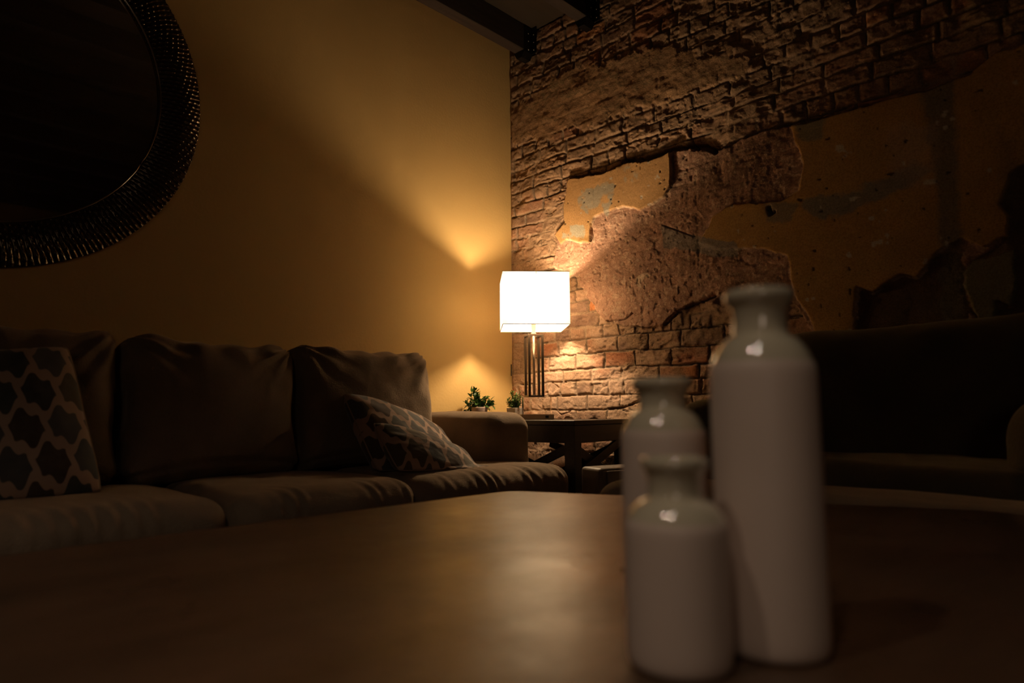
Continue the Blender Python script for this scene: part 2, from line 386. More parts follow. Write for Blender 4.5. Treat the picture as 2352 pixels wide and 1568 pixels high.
# ---- the brick wall as one relief
def build_brick():
    ps = lambda L: [on_brick(u, v) for u, v in L]
    s_ = np.concatenate([np.arange(-.004, 1.35, .0038), np.arange(1.35, 2.7, .0052), np.arange(2.7, 6.5, .1)])
    z_ = np.concatenate([np.arange(0, .42, .05), np.arange(.42, 2.2, .0042), np.arange(2.2, 3.0699, .0058), [3.07]])
    S, Z = np.meshgrid(s_, z_, indexing='ij'); sh = S.shape; S = S.ravel(); Z = Z.ravel()
    ws = S + .018*(fbm(S*5, Z*5, 3, 2)-.5) + .008*(fbm(S*22, Z*22, 9, 2)-.5)
    wz = Z + .030*(fbm(S*1.7, Z*2.2, 5, 2)-.5) + .013*(fbm(S*19, Z*19, 7, 3)-.5)
    rs = np.random.RandomState(11)
    bounds = [0.0]
    while bounds[-1] < 3.3: bounds.append(bounds[-1] + rs.uniform(.068, .086))
    bounds = np.array(bounds); ci = np.clip(np.searchsorted(bounds, wz)-1, 0, len(bounds)-2)
    dz = np.minimum(wz-bounds[ci], bounds[ci+1]-wz)
    dx = np.zeros_like(S); rid = np.zeros_like(S)
    for c in range(len(bounds)-1):
        mk = ci == c
        if not mk.any(): continue
        e = [-.3 + rs.uniform(-.1, .1)]
        hd = (c % 4 == 2)
        while e[-1] < 6.8: e.append(e[-1] + (rs.uniform(.10, .12) if (hd or rs.rand() < .12) else rs.uniform(.19, .235)))
        e = np.array(e); k = np.clip(np.searchsorted(e, ws[mk])-1, 0, len(e)-2)
        dx[mk] = np.minimum(ws[mk]-e[k], e[k+1]-ws[mk]); rid[mk] = c*97+k
    dm = np.minimum(dz, dx*.9)
    edge = .0030 + .0065*fbm(S*12, Z*12, 21, 3)
    inb = sstep(edge-.003, edge+.005, dm)                       # 1 on brick
    h1 = _hash(rid, rid*0+3, 5); h2 = _hash(rid, rid*0+9, 6); h3 = _hash(rid, rid*0+12, 8)
    rough = fbm(S*30, Z*30, 31, 4)-.5; big = fbm(S*3, Z*3, 33, 3)-.5; mid = fbm(S*11, Z*14, 35, 3)-.5
    # old mortar slurry smeared over bricks
    slp = (Z-2.15)-(-.02) ; smear = sstep(.44, .60, fbm(S*2.1+4, Z*3.3+2, 41, 4) + .20*np.exp(-((Z-2.12-.05*S)/.22)**2)*(S < 1.8))
    low = sstep(1.55, 1.1, Z)*sstep(1.5, .9, S)                   # thick old limewash near the lamp
    low = sstep(1.55, 1.1, Z)*sstep(1.5, .9, S)
    rel = (.30+1.0*sstep(.35, .7, fbm(S*3.3+2, Z*4.1, 181, 3)))*(1-.35*low)
    H = inb*rel*(.0040+.0060*h1 + (ws % .21-.1)*.016*(h2-.5)) + .0055*rough + .030*big + .005*mid
    H += smear*(.005*(1-inb)+.012*mid+.004)
    H += -.0035*sstep(.58, .66, fbm(S*26, Z*40, 44, 3))*(1-low*.3)   # spalls
    chips = sstep(.60, .68, fbm(S*9, Z*16, 46, 4)); H += -.007*chips
    # colours
    brickA = np.array([.31, .125, .060]); brickB = np.array([.40, .235, .14]); brickC = np.array([.17, .095, .06]); mort = np.array([.40, .27, .165])
    lime = np.array([.56, .38, .25])
    w = h2[:, None]
    col = brickB*(1-w)+brickA*w
    col = np.where((h3 > .78)[:, None], brickC, col)
    col = np.where((h1 > .955)[:, None], np.array([.44, .15, .035]), col)
    col = np.where(((h3 > .62) & (h3 < .74))[:, None], np.array([.36, .13, .055]), col)
    dust = (sstep(.40, .62, fbm(S*8, Z*9, 51, 4))*.55 + .15)[:, None]; col = col*(1-dust)+brickB*1.05*dust
    mm = (mort*(.75+.5*fbm(S*40, Z*40, 53, 2))[:, None]); col = col*inb[:, None]+mm*(1-inb[:, None])
    lm = (low*sstep(.30, .55, fbm(S*7, Z*10, 55, 4))*(.15+.50*(h3 < .62)))[:, None]; col = col*(1-lm)+lime*lm
    sm = (smear*.75)[:, None]; smc = np.array([.33, .205, .11])*(.8+.45*fbm(S*14, Z*14, 57, 3))[:, None]; col = col*(1-sm)+smc*sm
    dk = sstep(.012, .0, dm)*sstep(.42, .62, fbm(S*6, Z*5, 59, 3)); dk = dk*(1-.6*low); col *= (1-.40*dk)[:, None]; H -= .005*dk
    ln = sstep(.0030, .0005, np.abs(dm-.0015+.006*(fbm(S*25, Z*25, 65, 2)-.5)))*sstep(.38, .5, fbm(S*7, Z*7, 66, 3)); col *= (1-.55*ln)[:, None]; H -= .007*ln
    hair = sstep(.016, .0, np.abs(fbm(S*13, Z*21, 67, 4)-.5))*sstep(.48, .6, fbm(S*4, Z*4, 68, 3)); col *= (1-.40*hair)[:, None]; H -= .0035*hair
    flake = sstep(.5, .53, fbm(S*17, Z*24, 69, 4)); H += .0022*flake*inb; col *= (.93+.10*flake)[:, None]
    grain = np.full(S.shape, .55)
    # brick colour darker high up and to the right
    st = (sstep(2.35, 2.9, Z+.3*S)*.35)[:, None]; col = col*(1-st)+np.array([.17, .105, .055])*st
    edge_n = .030*(fbm(S*16, Z*16, 61, 4)-.5) + .014*(fbm(S*60, Z*60, 63, 2)-.5)
    def layer(pts, H0, hh, colr, gr, nz=1.0, soft=.004, alpha=1.0, cvar=.3, seed=70):
        nonlocal H, col, grain
        sd = poly_sd(S, Z, ps(pts)) + edge_n*nz
        a = sstep(-soft, soft, sd)
        target = H0 + hh(S, Z)
        H = H*(1-a) + (H*.12+target)*a
        cv = np.array(colr)*(1-cvar/2+cvar*fbm(S*10, Z*10, seed, 4))[:, None]
        a2 = (a*alpha)[:, None]; col = col*(1-a2)+cv*a2; grain = grain*(1-a)+gr*a
        return sd
    def tint(pts, colr, alpha=.8, nz=1.0, soft=.004, seed=80, cvar=.25, thr=None):
        nonlocal col
        sd = poly_sd(S, Z, ps(pts)) + edge_n*nz
        a = sstep(-soft, soft, sd)*alpha
        if thr is not None: a = a*sstep(thr, thr+.1, fbm(S*13, Z*13, seed+1, 4))
        cv = np.array(colr)*(1-cvar/2+cvar*fbm(S*12, Z*12, seed, 4))[:, None]
        col = col*(1-a[:, None])+cv*a[:, None]
    aggr = lambda s, z: .006*(fbm(s*34, z*34, 90, 4)-.5) + .012*(fbm(s*9, z*9, 92, 3)-.5) - .004*sstep(.66, .74, fbm(s*45, z*45, 94, 2))
    flat = lambda s, z: .010*(fbm(s*3, z*3, 95, 3)-.5) + .0012*(fbm(s*40, z*40, 96, 3)-.5)
    # lumpy slurry band across the upper courses
    layer([(1176, 340), (1215, 318), (1262, 322), (1300, 290), (1345, 292), (1400, 268), (1450, 262), (1500, 236), (1560, 232), (1610, 200), (1690, 190), (1725, 160), (1700, 120), (1620, 132), (1540, 105), (1450, 120), (1380, 150), (1300, 165), (1250, 205), (1176, 255)],
          .012, lambda s, z: .026*(fbm(s*7, z*9, 171, 4)-.5)+.008*(fbm(s*30, z*30, 172, 3)-.5), (.35, .20, .095), .9, 2.6, .010, .8, .6, 173)
    # coarse brown render
    rend = layer([(1305, 415), (1400, 398), (1440, 378), (1500, 370), (1545, 350), (1600, 345), (1650, 352), (1700, 330), (1760, 303), (1830, 285),
                  (1990, 250), (2140, 212), (2230, 175), (2290, 130), (2500, 60), (2500, 800), (1890, 790), (1830, 700), (1700, 665), (1645, 690), (1590, 705), (1560, 718), (1525, 748),
                  (1440, 752), (1390, 735), (1365, 700), (1345, 670), (1335, 640), (1275, 610), (1285, 575), (1283, 540), (1303, 515)],
                 .022, aggr, (.37, .205, .125), .9, 1.2, cvar=.5)
    lo = sstep(.004, .05, rend)
    pale = sstep(.64, .72, fbm(S*70, Z*70, 98, 2))*(rend > 0); col = col*(1-.5*pale[:, None])+np.array([.60, .42, .27])*.5*pale[:, None]
    # dark bare stone, right
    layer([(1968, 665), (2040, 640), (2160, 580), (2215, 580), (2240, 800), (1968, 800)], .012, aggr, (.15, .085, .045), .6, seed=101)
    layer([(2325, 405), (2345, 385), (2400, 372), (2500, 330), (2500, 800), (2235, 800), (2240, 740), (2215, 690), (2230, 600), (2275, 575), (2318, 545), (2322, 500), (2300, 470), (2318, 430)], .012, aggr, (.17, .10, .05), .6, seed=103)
    # yellow paint on smooth plaster
    yel = (.46, .25, .088)
    y1 = layer([(1312, 415), (1400, 398), (1440, 377), (1500, 371), (1545, 351), (1549, 430), (1530, 455), (1480, 482), (1440, 478), (1400, 487), (1372, 500), (1363, 530), (1363, 560), (1335, 557), (1310, 552), (1295, 562),
           (1282, 540), (1304, 515), (1303, 480)], .034, flat, yel, .12, .5, .003, seed=105)
    y2 = layer([(1645, 500), (1690, 472), (1800, 465), (1838, 440), (1850, 380), (1832, 330), (1818, 290), (1870, 285), (1990, 250), (2060, 225), (2140, 212), (2230, 175), (2290, 130), (2500, 60), (2500, 330), (2400, 372), (2345, 387),
           (2322, 405), (2318, 430), (2298, 470), (2320, 500), (2316, 545), (2262, 572), (2212, 550), (2160, 580), (2112, 640), (2075, 632), (2040, 652), (2010, 670), (1975, 660), (1968, 700), (1968, 800), (1890, 790), (1862, 722), (1832, 680), (1815, 590), (1760, 570), (1650, 572), (1610, 560)],
          .033, flat, (.43, .235, .062), .12, .6, .003, seed=107)
    layer([(2235, 600), (2330, 580), (2348, 640), (2320, 700), (2290, 690), (2285, 740), (2250, 742), (2230, 690), (2215, 650)], .03, flat, (.19, .15, .07), .2, .8, .003, seed=109)
    # grey and green under-paints showing through
    blue = (.20, .165, .125)
    tint([(1522, 520), (1560, 532), (1620, 545), (1700, 560), (1700, 590), (1640, 590), (1560, 572), (1530, 570)], (.23, .185, .14), .9, .7)
    tint([(1345, 440), (1420, 420), (1415, 470), (1395, 500), (1360, 500), (1330, 480)], (.30, .27, .19), .8, 1.6, thr=.50)
    tint([(1360, 400), (1470, 380), (1475, 425), (1380, 440)], (.36, .30, .19), .7, 1.0, thr=.52, seed=83)
    tint([(1300, 520), (1350, 520), (1352, 560), (1300, 560)], (.40, .38, .27), .8, 1.2, thr=.44, seed=84)
    tint([(1840, 460), (1960, 445), (2050, 410), (2110, 370), (2140, 400), (2080, 440), (2000, 470), (1960, 490), (1900, 510), (1870, 500)], (.20, .17, .12), .85, 1.5, .012)
    tint([(2300, 300), (2352, 380), (2330, 470), (2300, 420)], (.22, .14, .06), .6, 2, .03)
    tint([(2120, 215), (2195, 180), (2205, 400), (2212, 560), (2225, 800), (2165, 800), (2165, 560), (2150, 400)], (.175, .135, .075), .85, 1.2, .014)
    tint([(1820, 285), (1900, 275), (1895, 320), (1850, 335)], (.20, .17, .10), .8, 1.4, .01)
    tint([(1760, 470), (1840, 470), (1820, 510), (1770, 510)], (.20, .165, .12), .7, 1.3, .01)
    tint([(2040, 300), (2150, 290), (2150, 440), (2100, 440), (2050, 390)], (.42, .27, .17), .45, 2, .03)
    tint([(1340, 548), (1362, 545), (1362, 560), (1338, 556)], (.20, .10, .02), .7, .3, .012)
    yel_m = np.maximum(y1, y2) > 0
    chipw = sstep(.78, .80, fbm(S*20, Z*20, 111, 3))*yel_m; col = col*(1-chipw[:, None]*.7)+np.array([.55, .47, .34])*chipw[:, None]*.7
    dots = sstep(.84, .87, fbm(S*42, Z*42, 113, 2))*yel_m; col *= (1-.75*dots)[:, None]; H -= .004*dots
    # pale broken lip where the paint layer ends
    for sd in (y1, y2):
        lip = np.exp(-((sd+.003)/.0035)**2)*sstep(.45, .55, fbm(S*9, Z*9, 115, 2)); col = col*(1-lip[:, None]*.8)+np.array([.62, .45, .28])*lip[:, None]*.8
    # gaps and cracks
    def crack(pts, w0, depth, seed=120, rag=1.0):
        nonlocal H, col, grain
        d_ = seg_dist(S, Z, ps(pts), False) + rag*.012*(fbm(S*22, Z*22, seed, 3)-.5)
        a = sstep(w0, w0*.35, d_); H = H*(1-a)+(H-depth*.8)*a; col *= (1-.35*a)[:, None]
    crack([(1314, 410), (1350, 402), (1398, 396), (1420, 385), (1440, 372)], .010, .05)
    crack([(1440, 368), (1480, 366), (1510, 358), (1548, 341), (1590, 336), (1620, 337), (1648, 350)], .016, .06)
    crack([(1648, 348), (1700, 322), (1760, 298), (1830, 281), (1900, 272), (1990, 245), (2140, 206), (2230, 170)], .007, .035)
    crack([(1548, 350), (1550, 390), (1547, 432)], .004, .02, rag=.3)
    crack([(1530, 745), (1560, 716), (1590, 700), (1645, 682)], .008, .04)
    crack([(1400, 738), (1440, 735), (1458, 720)], .006, .02)
    crack([(1365, 515), (1366, 545), (1360, 560)], .004, .02, rag=.3)
    crack([(1280, 545), (1290, 525), (1305, 512)], .004, .02, rag=.4)
    crack([(1525, 518), (1560, 530), (1600, 545)], .003, .012, rag=.3)
    crack([(1772, 480), (1776, 495), (1784, 490)], .012, .05, rag=.5)
    tint([(1466, 640), (1476, 630), (1492, 628), (1500, 634), (1486, 638), (1477, 650), (1480, 664), (1470, 660)], (.62, .46, .31), .8, .35, .003)
    crack([(1398, 938), (1430, 936), (1470, 920)], .006, .03)
    crack([(1275, 940), (1290, 952), (1310, 945)], .004, .02)
    crack([(1370, 430), (1373, 470)], .002, .002, rag=.2)
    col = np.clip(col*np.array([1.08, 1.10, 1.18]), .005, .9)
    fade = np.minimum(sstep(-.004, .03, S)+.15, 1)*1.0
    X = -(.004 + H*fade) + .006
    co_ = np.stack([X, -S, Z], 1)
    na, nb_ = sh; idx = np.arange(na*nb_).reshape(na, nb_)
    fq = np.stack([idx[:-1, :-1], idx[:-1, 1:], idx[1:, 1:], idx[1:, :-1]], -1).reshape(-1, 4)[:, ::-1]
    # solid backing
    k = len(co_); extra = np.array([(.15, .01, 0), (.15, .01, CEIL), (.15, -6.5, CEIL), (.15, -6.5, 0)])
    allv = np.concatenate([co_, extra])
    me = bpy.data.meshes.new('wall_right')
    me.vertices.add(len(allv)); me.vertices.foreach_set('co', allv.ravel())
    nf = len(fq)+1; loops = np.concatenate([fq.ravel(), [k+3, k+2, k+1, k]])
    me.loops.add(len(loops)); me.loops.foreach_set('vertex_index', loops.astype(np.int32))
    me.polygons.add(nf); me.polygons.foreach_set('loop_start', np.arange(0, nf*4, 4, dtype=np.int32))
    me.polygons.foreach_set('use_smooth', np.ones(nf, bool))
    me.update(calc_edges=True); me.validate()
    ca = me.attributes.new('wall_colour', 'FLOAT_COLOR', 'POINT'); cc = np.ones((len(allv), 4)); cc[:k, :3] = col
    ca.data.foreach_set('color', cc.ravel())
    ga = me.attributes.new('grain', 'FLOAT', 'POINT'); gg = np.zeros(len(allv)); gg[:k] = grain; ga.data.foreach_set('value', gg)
    o = bpy.data.objects.new('wall_right', me); C.objects.link(o); me.materials.append(M['brick']); struct(o)
build_brick()

# caulk bead where plaster meets ceiling boards
pth = [(-.02-i*.035, -.006+.003*math.sin(i*1.7), CEIL-.006+.003*math.sin(i*2.3)) for i in range(60)]
vs, fs = tube(pth, lambda t: .0035+.002*math.sin(t*90), 6); struct(mesh_obj('trim_1', vs, fs, M['caulk'], None, True))

# ceiling joists in steel hangers
def joist(y1, label, detail):
    w, hgt = .078, .165; y0 = y1-w
    t = thing('ceiling_joist', label, 'ceiling joist', (0, y1-w/2, CEIL), 0, 'timber joists under the ceiling boards')
    bm = bmesh.new(); add_box(bm, (RX+.01, -w/2, -hgt), (-.035, w/2, -.0005)); bm_obj('timber', bm, M['beam'], t, bevel=.004)
    bm = bmesh.new()
    # stirrup: side plates, tapered bottom, wall flanges
    pr = [(-w/2-.004, -.01), (-w/2-.004, -hgt-.01), (-w/2+.018, -hgt-.045), (w/2-.018, -hgt-.045), (w/2+.004, -hgt-.01), (w/2+.004, -.01),
          (w/2+.001, -.01), (w/2+.001, -hgt-.001), (-w/2-.001, -hgt-.001), (-w/2-.001, -.01)]
    f0 = [bm.verts.new((-.11, y, z)) for y, z in pr]; f1 = [bm.verts.new((-.034, y, z)) for y, z in pr]
    bm.faces.new(f0[::-1]); bm.faces.new(f1)
    for i in range(len(pr)): j = (i+1) % len(pr); bm.faces.new((f0[i], f0[j], f1[j], f1[i]))
    add_box(bm, (-.040, -w/2-.040, -hgt-.01), (-.034, -w/2-.003, -.01)); add_box(bm, (-.040, w/2+.003, -hgt-.01), (-.034, w/2+.030, -.01))
    bmesh.ops.recalc_face_normals(bm, faces=bm.faces); hg = bm_obj('joist_hanger', bm, M['steel'], t, bevel=.0015, seg=2); hg['label'] = 'black steel hanger'
    if detail:
        for (yy, zz) in ((-.058, -.05), (-.058, -.10), (-.058, -.15)):
            v, f = lathe([(0, .002), (.004, .0018), (.005, 0), (.005, -.002)], 10)
            v = [(-.040-p[2]-.0, yy+p[0], zz+p[1]) for p in v]; mesh_obj('screw', v, f, M['screw'], hg)
        for zz in (-.05, -.10, -.155):
            v, f = lathe([(0, .002), (.004, .0018), (.005, 0), (.005, -.002)], 10)
            v = [(-.07+p[0], -w/2-.004-p[2], zz+p[1]) for p in v]; mesh_obj('screw', v, f, M['screw'], hg)
ys = [-.15-i*.49 for i in range(12)]
for i, y in enumerate(ys):
    joist(y, ['dark timber joist closest to the plaster wall at the ceiling corner', 'dark timber joist ending in the hanger further right on the brick'][i] if i < 2
          else 'dark timber joist further into the room, seen only mirrored in the round mirror', i < 2)

# thin wall plate next to the corner
o = box('wall_plate', (-.014, -.006, 0), (-.009, -.001, .072), M['black'], bevel=.001); o.location = (0, 0, .895)
tag(o, 'thin black plate on plaster wall at the corner left of lamp stem', 'wall plate')

# ================================================================== MIRROR
def mirror():
    t = thing('round_mirror', 'large round wall mirror in a dark beaded frame hung on plaster', 'mirror', (-2.69, 0, 1.94))
    RO, RI = .757, .600
    vs, fs = lathe([(0, -.018), (RI+.01, -.018), (RI+.01, -.010), (0, -.010)], 128)
    g = mesh_obj('mirror_glass', [(x, z, y) for x, y, z in vs], fs, M['mirror'], t)
    g.data.polygons.foreach_set('use_smooth', [False]*len(g.data.polygons)); weld(g)
    nr, na, NR = 56, 236*7, 236
    A = np.linspace(0, 2*PI, na, endpoint=False); R = np.linspace(0, 1, nr)
    aa, rr = np.meshgrid(A, R, indexing='ij')
    ph = aa*NR + 1.2*np.sin(rr*4.0+aa*6) + .35*np.sin(rr*15+np.floor(aa*NR/(2*PI))*2.4)
    ridge = (.5+.5*np.cos(ph))**3.0
    k = np.floor(ph/(2*PI)+.5)
    bead = .5+.5*np.cos(rr*2*PI*6.5 + k*2.1)
    prof = -.030 - .020*np.sin(rr*PI*.9) + .012*rr
    y = prof - ridge*(.0040+.0040*bead**4)
    rad = RI + (RO-RI)*rr
    V = np.stack([rad*np.sin(aa), y, rad*np.cos(aa)], -1).reshape(-1, 3)
    idx = np.arange(na*nr).reshape(na, nr); nx = np.roll(idx, -1, axis=0)
    fq = np.stack([idx[:, :-1], idx[:, 1:], nx[:, 1:], nx[:, :-1]], -1).reshape(-1, 4).tolist()
    # back ring
    off = len(V); bk = np.concatenate([np.stack([RI*np.sin(A), -.004+0*A, RI*np.cos(A)], 1), np.stack([RO*np.sin(A), -.004+0*A, RO*np.cos(A)], 1)])
    V = np.concatenate([V, bk])
    for i in range(na):
        j = (i+1) % na
        fq.append([idx[i, 0], idx[j, 0], off+j, off+i]); fq.append([idx[j, -1], idx[i, -1], off+na+i, off+na+j]); fq.append([off+i, off+j, off+na+j, off+na+i])
    f = mesh_obj('frame', V, [tuple(int(a) for a in q_) for q_ in fq], M['frame'], t, True)
    for r_, w_ in ((RI-.004, .0035),):
        p = [(r_*math.cos(2*PI*i/160), -.034, r_*math.sin(2*PI*i/160)) for i in range(160)]
        v, ff = tube(p, w_, 8, True); mesh_obj('rim', v, ff, M['silver'], t, True)['label'] = 'thin silver rim'
mirror()

# ================================================================== LEFT SOFA
def sofa():
    t = thing('sofa', 'long brown chenille sofa along the ochre plaster wall', 'sofa', (-1.92, -.5, 0))
    def P(x, y, z): return (x+1.92, y+.5, z)
    m_ = M['sofa']
    # base and back frame
    soft_box('base', (1.27, .44, .125), .04, m_, t, P(-1.92, -.50, .175), n=30, amp=.002)
    soft_box('back_frame', (1.03, .09, .34), .07, m_, t, P(-1.98, -.13, .44), n=30, amp=.004)
    for x in (-3.07, -.77):
        soft_box('arm', (.136, .365, .29), .075, m_, t, P(x, -.40, .377), n=26, amp=.004, crown=(.01, .01), seed=int(-x*10))
    for x in (-3.1, -.74):
        for y in (-.85, -.12):
            v, f = lathe([(0, 0), (.022, 0), (.03, .06), (0, .06)], 16); mesh_obj('foot', v, f, M['espresso'], t, True, P(x, y, 0))
    # seat cushions, the end ones wrapping in front of the arms
    def seat(x0, x1, seed, tail=None):
        cx = (x0+x1)/2
        soft_box('seat_cushion', ((x1-x0)/2, .345, .085), .070, m_, t, P(cx, -.655, .352), crown=(.018, .02), amp=.004, wr=gathers(seed, amp=.007), n=90, seed=seed)
    seat(-2.138, -1.482, 3)
    def tseat(xi, xa, xo, seed):     # xi inner seam, xa arm face, xo outer end
        lo_, hi = min(xi, xo), max(xi, xo)
        def wr(P_, Nn, x, y, z):
            g = gathers(seed, amp=.008)(P_, Nn, x, y, z)
            return g
        o = soft_box('seat_cushion', ((hi-lo_)/2, .345, .085), .072, m_, t, P((hi+lo_)/2, -.655, .352), crown=(.022, .02), amp=.004, wr=wr, n=110, seed=seed)
        # notch the cushion behind the arm front
        me = o.data; lx = xa-(hi+lo_)/2; sgn = 1 if xo > xi else -1; yl = -.765+.655-.02
        for v in me.vertices:
            if v.co.y > yl and (v.co.x-lx)*sgn > 0:
                k = min(1, (v.co.y-yl)/.04)
                v.co.x = v.co.x*(1-k) + (lx)*k
    tseat(-1.478, -.93, -.634, 5); tseat(-2.142, -2.91, -3.2, 6)
    # back cushions, leaning
    def back(x0, x1, seed, zt=.0, rz=0.0, lean=-.20):
        soft_box('back_cushion', ((x1-x0)/2+.006, .105, .262), .065, m_, t, P((x0+x1)/2, -.335, .685+zt), (lean, 0, rz), crown=(.012, .035), pinch=.07, amp=.008, wr=back_wr(seed), n=54, seed=seed)
    back(-1.640, -.955, 2, .010, .0); back(-2.275, -1.645, 4, .0, .015); back(-2.925, -2.285, 7, .005, -.01)
sofa()

# ================================================================== THROW PILLOWS
def pillow(label, w, h, T, mtx, seed, px=.115, py=.185, sink=None, fold=None, off=(0, 0)):
    n = 150
    U, Vv = np.meshgrid(np.linspace(-1, 1, n), np.linspace(-1, 1, n), indexing='ij')
    U = np.sign(U)*(1-(1-np.abs(U))**1.25); Vv = np.sign(Vv)*(1-(1-np.abs(Vv))**1.25)
    rc = 1-.055*(U*Vv)**4; X = w/2*U*(1-.035*(1-Vv**2)*np.abs(U))*rc; Y = h/2*Vv*(1-.035*(1-U**2)*np.abs(Vv))*rc
    t_ = T/2*(np.clip(1-U**2, 0, 1)*np.clip(1-Vv**2, 0, 1))**.42
    an = np.arctan2(Vv, U); wr = .004*np.sin(an*11+seed+2*np.sin(an*3+seed))*np.exp(-((np.hypot(U, Vv)-1.05)/.22)**2)*(t_/(T/2))
    nz = .012*(fbm(U*2.5+seed, Vv*2.5, seed, 3)-.5)
    # lattice field on unfolded cloth
    a = X+off[0]; b = Y+off[1]
    b0 = b.copy(); b = b + .05*py*np.sin(a*4*PI/px); a = a + .05*px*np.sin(b0/py*4*PI)
    best = np.full(a.shape, 9.); sec = np.full(a.shape, 9.); cid = np.zeros(a.shape)
    for i in range(-5, 6):
        for j in range(-7, 8):
            cx = i*px + (j % 2)*px/2; cy = j*py/2
            dx, dy = np.abs(a-cx)/px, np.abs(b-cy)/py
            d = np.sqrt((dx*1.0)**2+(dy*1.5)**2)
            nb = d < best
            sec = np.where(nb, best, np.minimum(sec, d)); cid = np.where(nb, i*31+j*7+500, cid); best = np.where(nb, d, best)
    lat = (sec-best)
    pal = np.array([(.058, .062, .062), (.026, .028, .030), (.085, .062, .030), (.05, .026, .014), (.085, .082, .078), (.036, .045, .040)])
    cc = pal[(_hash(cid, cid*0+seed, 77)*5.99).astype(int)]
    verts, cols, lats = [], [], []
    for sg in (1, -1):
        Zc = sg*(t_+wr+nz*(t_/(T/2)))
        Pm = np.stack([X, Y, Zc], -1)
        if fold: Pm = fold(Pm, U, Vv)
        verts.append(Pm.reshape(-1, 3)); cols.append(cc.reshape(-1, 3)); lats.append(lat.ravel())
    idx = np.arange(n*n).reshape(n, n)
    fq = np.stack([idx[:-1, :-1], idx[1:, :-1], idx[1:, 1:], idx[:-1, 1:]], -1).reshape(-1, 4)
    fc = np.concatenate([fq, fq[:, ::-1]+n*n])
    o = mesh_obj('throw_pillow', np.concatenate(verts), [tuple(f) for f in fc.tolist()], M['lattice'], None, True)
    ca = o.data.attributes.new('cell_colour', 'FLOAT_COLOR', 'POINT'); A4 = np.ones((2*n*n, 4)); A4[:, :3] = np.concatenate(cols); ca.data.foreach_set('color', A4.ravel())
    la = o.data.attributes.new('lattice', 'FLOAT', 'POINT'); la.data.foreach_set('value', np.concatenate(lats))
    weld(o, 1e-5); o.data.polygons.foreach_set('use_smooth', [True]*len(o.data.polygons))
    m3 = mtx.to_3x3(); org = mtx.translation.copy(); o.location = org
    def place(p):
        w_ = m3 @ Vector(p)
        if sink is not None and w_.z+org.z < sink+.012: w_.z = sink-org.z + .012*math.exp((w_.z+org.z-sink-.012)/.03)   # flattened against the seat
        return w_
    for v_ in o.data.vertices: v_.co = place(v_.co)
    # piping cord round the edge
    e = [(i, 0) for i in range(0, n, 3)]+[(n-1, i) for i in range(0, n, 3)]+[(n-1-i, n-1) for i in range(0, n, 3)]+[(0, n-1-i) for i in range(0, n, 3)]
    P0 = verts[0].reshape(n, n, 3); pp = [tuple(place(P0[i, j])) for i, j in e]
    out = [pp[0]]
    for p in pp[1:]:
        if (Vector(p)-Vector(out[-1])).length > .002: out.append(p)
    v, f = tube(out, .0035, 6, True); mesh_obj('piping', v, f, M['piping'], o, True)
    return tag(o, label, 'pillow', 'lattice patterned throw pillows on the sofa')
def frame_mtx(origin, xdir, ydir):
    x = Vector(xdir).normalized(); y = Vector(ydir).normalized(); z = x.cross(y).normalized()
    mt = Matrix((x, y, z)).transposed().to_4x4(); mt.translation = Vector(origin); return mt
PILLOWS = True
# left one, upright against the back cushions
pillow('lattice throw pillow standing upright at the left end against the back cushions', .44, .47, .15,
       frame_mtx((-2.650, -.625, .640), (1, -.10, .14), (-.16, .34, .93)), 3, off=(.02, .03), px=.088, py=.205, sink=.45)
# right pair slumped by the arm
pillow('lattice throw pillow leaning behind its twin in the corner by the sofa arm', .53, .44, .20,
       frame_mtx((-1.235, -.610, .525), (.487, -.02, -.155), (.013, .28, .30)), 5, off=(.03, .0), px=.088, py=.205, sink=.452)
pillow('lattice throw pillow slumped forward on the seat in front of its twin', .47, .25, .15,
       frame_mtx((-1.250, -.775, .487), (.435, -.03, -.125), (.0, .16, .16)), 9, off=(.05, .05), px=.088, py=.205, sink=.452)

# ================================================================== ARMCHAIR (right)
def armchair():
    t = thing('armchair', 'wide dark brown upholstered armchair against the brick wall', 'armchair', (-.60, -2.2, 0), math.radians(5))
    def P(x, y, z): return (x+.62, y+2.2, z)
    m_ = M['sofa2']
    soft_box('base', (.50, .60, .12), .04, m_, t, P(-.60, -2.2, .17), n=24, amp=.002)
    def wb(P_, Nn, x, y, z):
        return np.stack([0*x, 0*y, np.where(z > 0, 1, 0)*(.020*sstep(-.2, -1, y))], 1)
    soft_box('backrest', (.16, .62, .33), .10, m_, t, P(-.30, -2.2, .635), (0, .10, 0), n=34, amp=.008, wr=wb, seed=12)
    soft_box('seat_cushion', (.28, .47, .10), .06, m_, t, P(-.69, -2.18, .42), n=36, amp=.006, crown=(.015, 0), seed=13)
    soft_box('front_bolster', (.142, .64, .085), .075, M['sofa'], t, P(-1.085, -2.16, .37), n=44, amp=.006, crown=(.010, 0), seed=14)
    for y in (-1.745, -2.70):
        soft_box('arm', (.33, .125, .28), .115, m_, t, P(-.60, y, .425), n=26, amp=.004, crown=(.01, 0), seed=int(-y*7))
    for x in (-.2, -1.0):
        for y in (-1.7, -2.7):
            v, f = lathe([(0, 0), (.022, 0), (.03, .06), (0, .06)], 16); mesh_obj('foot', v, f, M['espresso'], t, True, P(x, y, 0))
armchair()

# ================================================================== STORAGE BOX between end table and armchair
t = thing('storage_box', 'low grey box with panel seams between end table and armchair', 'box', (-.700, -1.185, 0), math.radians(-15.5))
box('body', (.012, 0.0, .02), (.56, .14, .437), M['box'], t, bevel=.016)
box('front_panel', (.045, -.008, .315), (.54, .004, .425), M['box'], t, bevel=.006)
box('front_panel', (.045, -.008, .05), (.54, .004, .308), M['box'], t, bevel=.006)

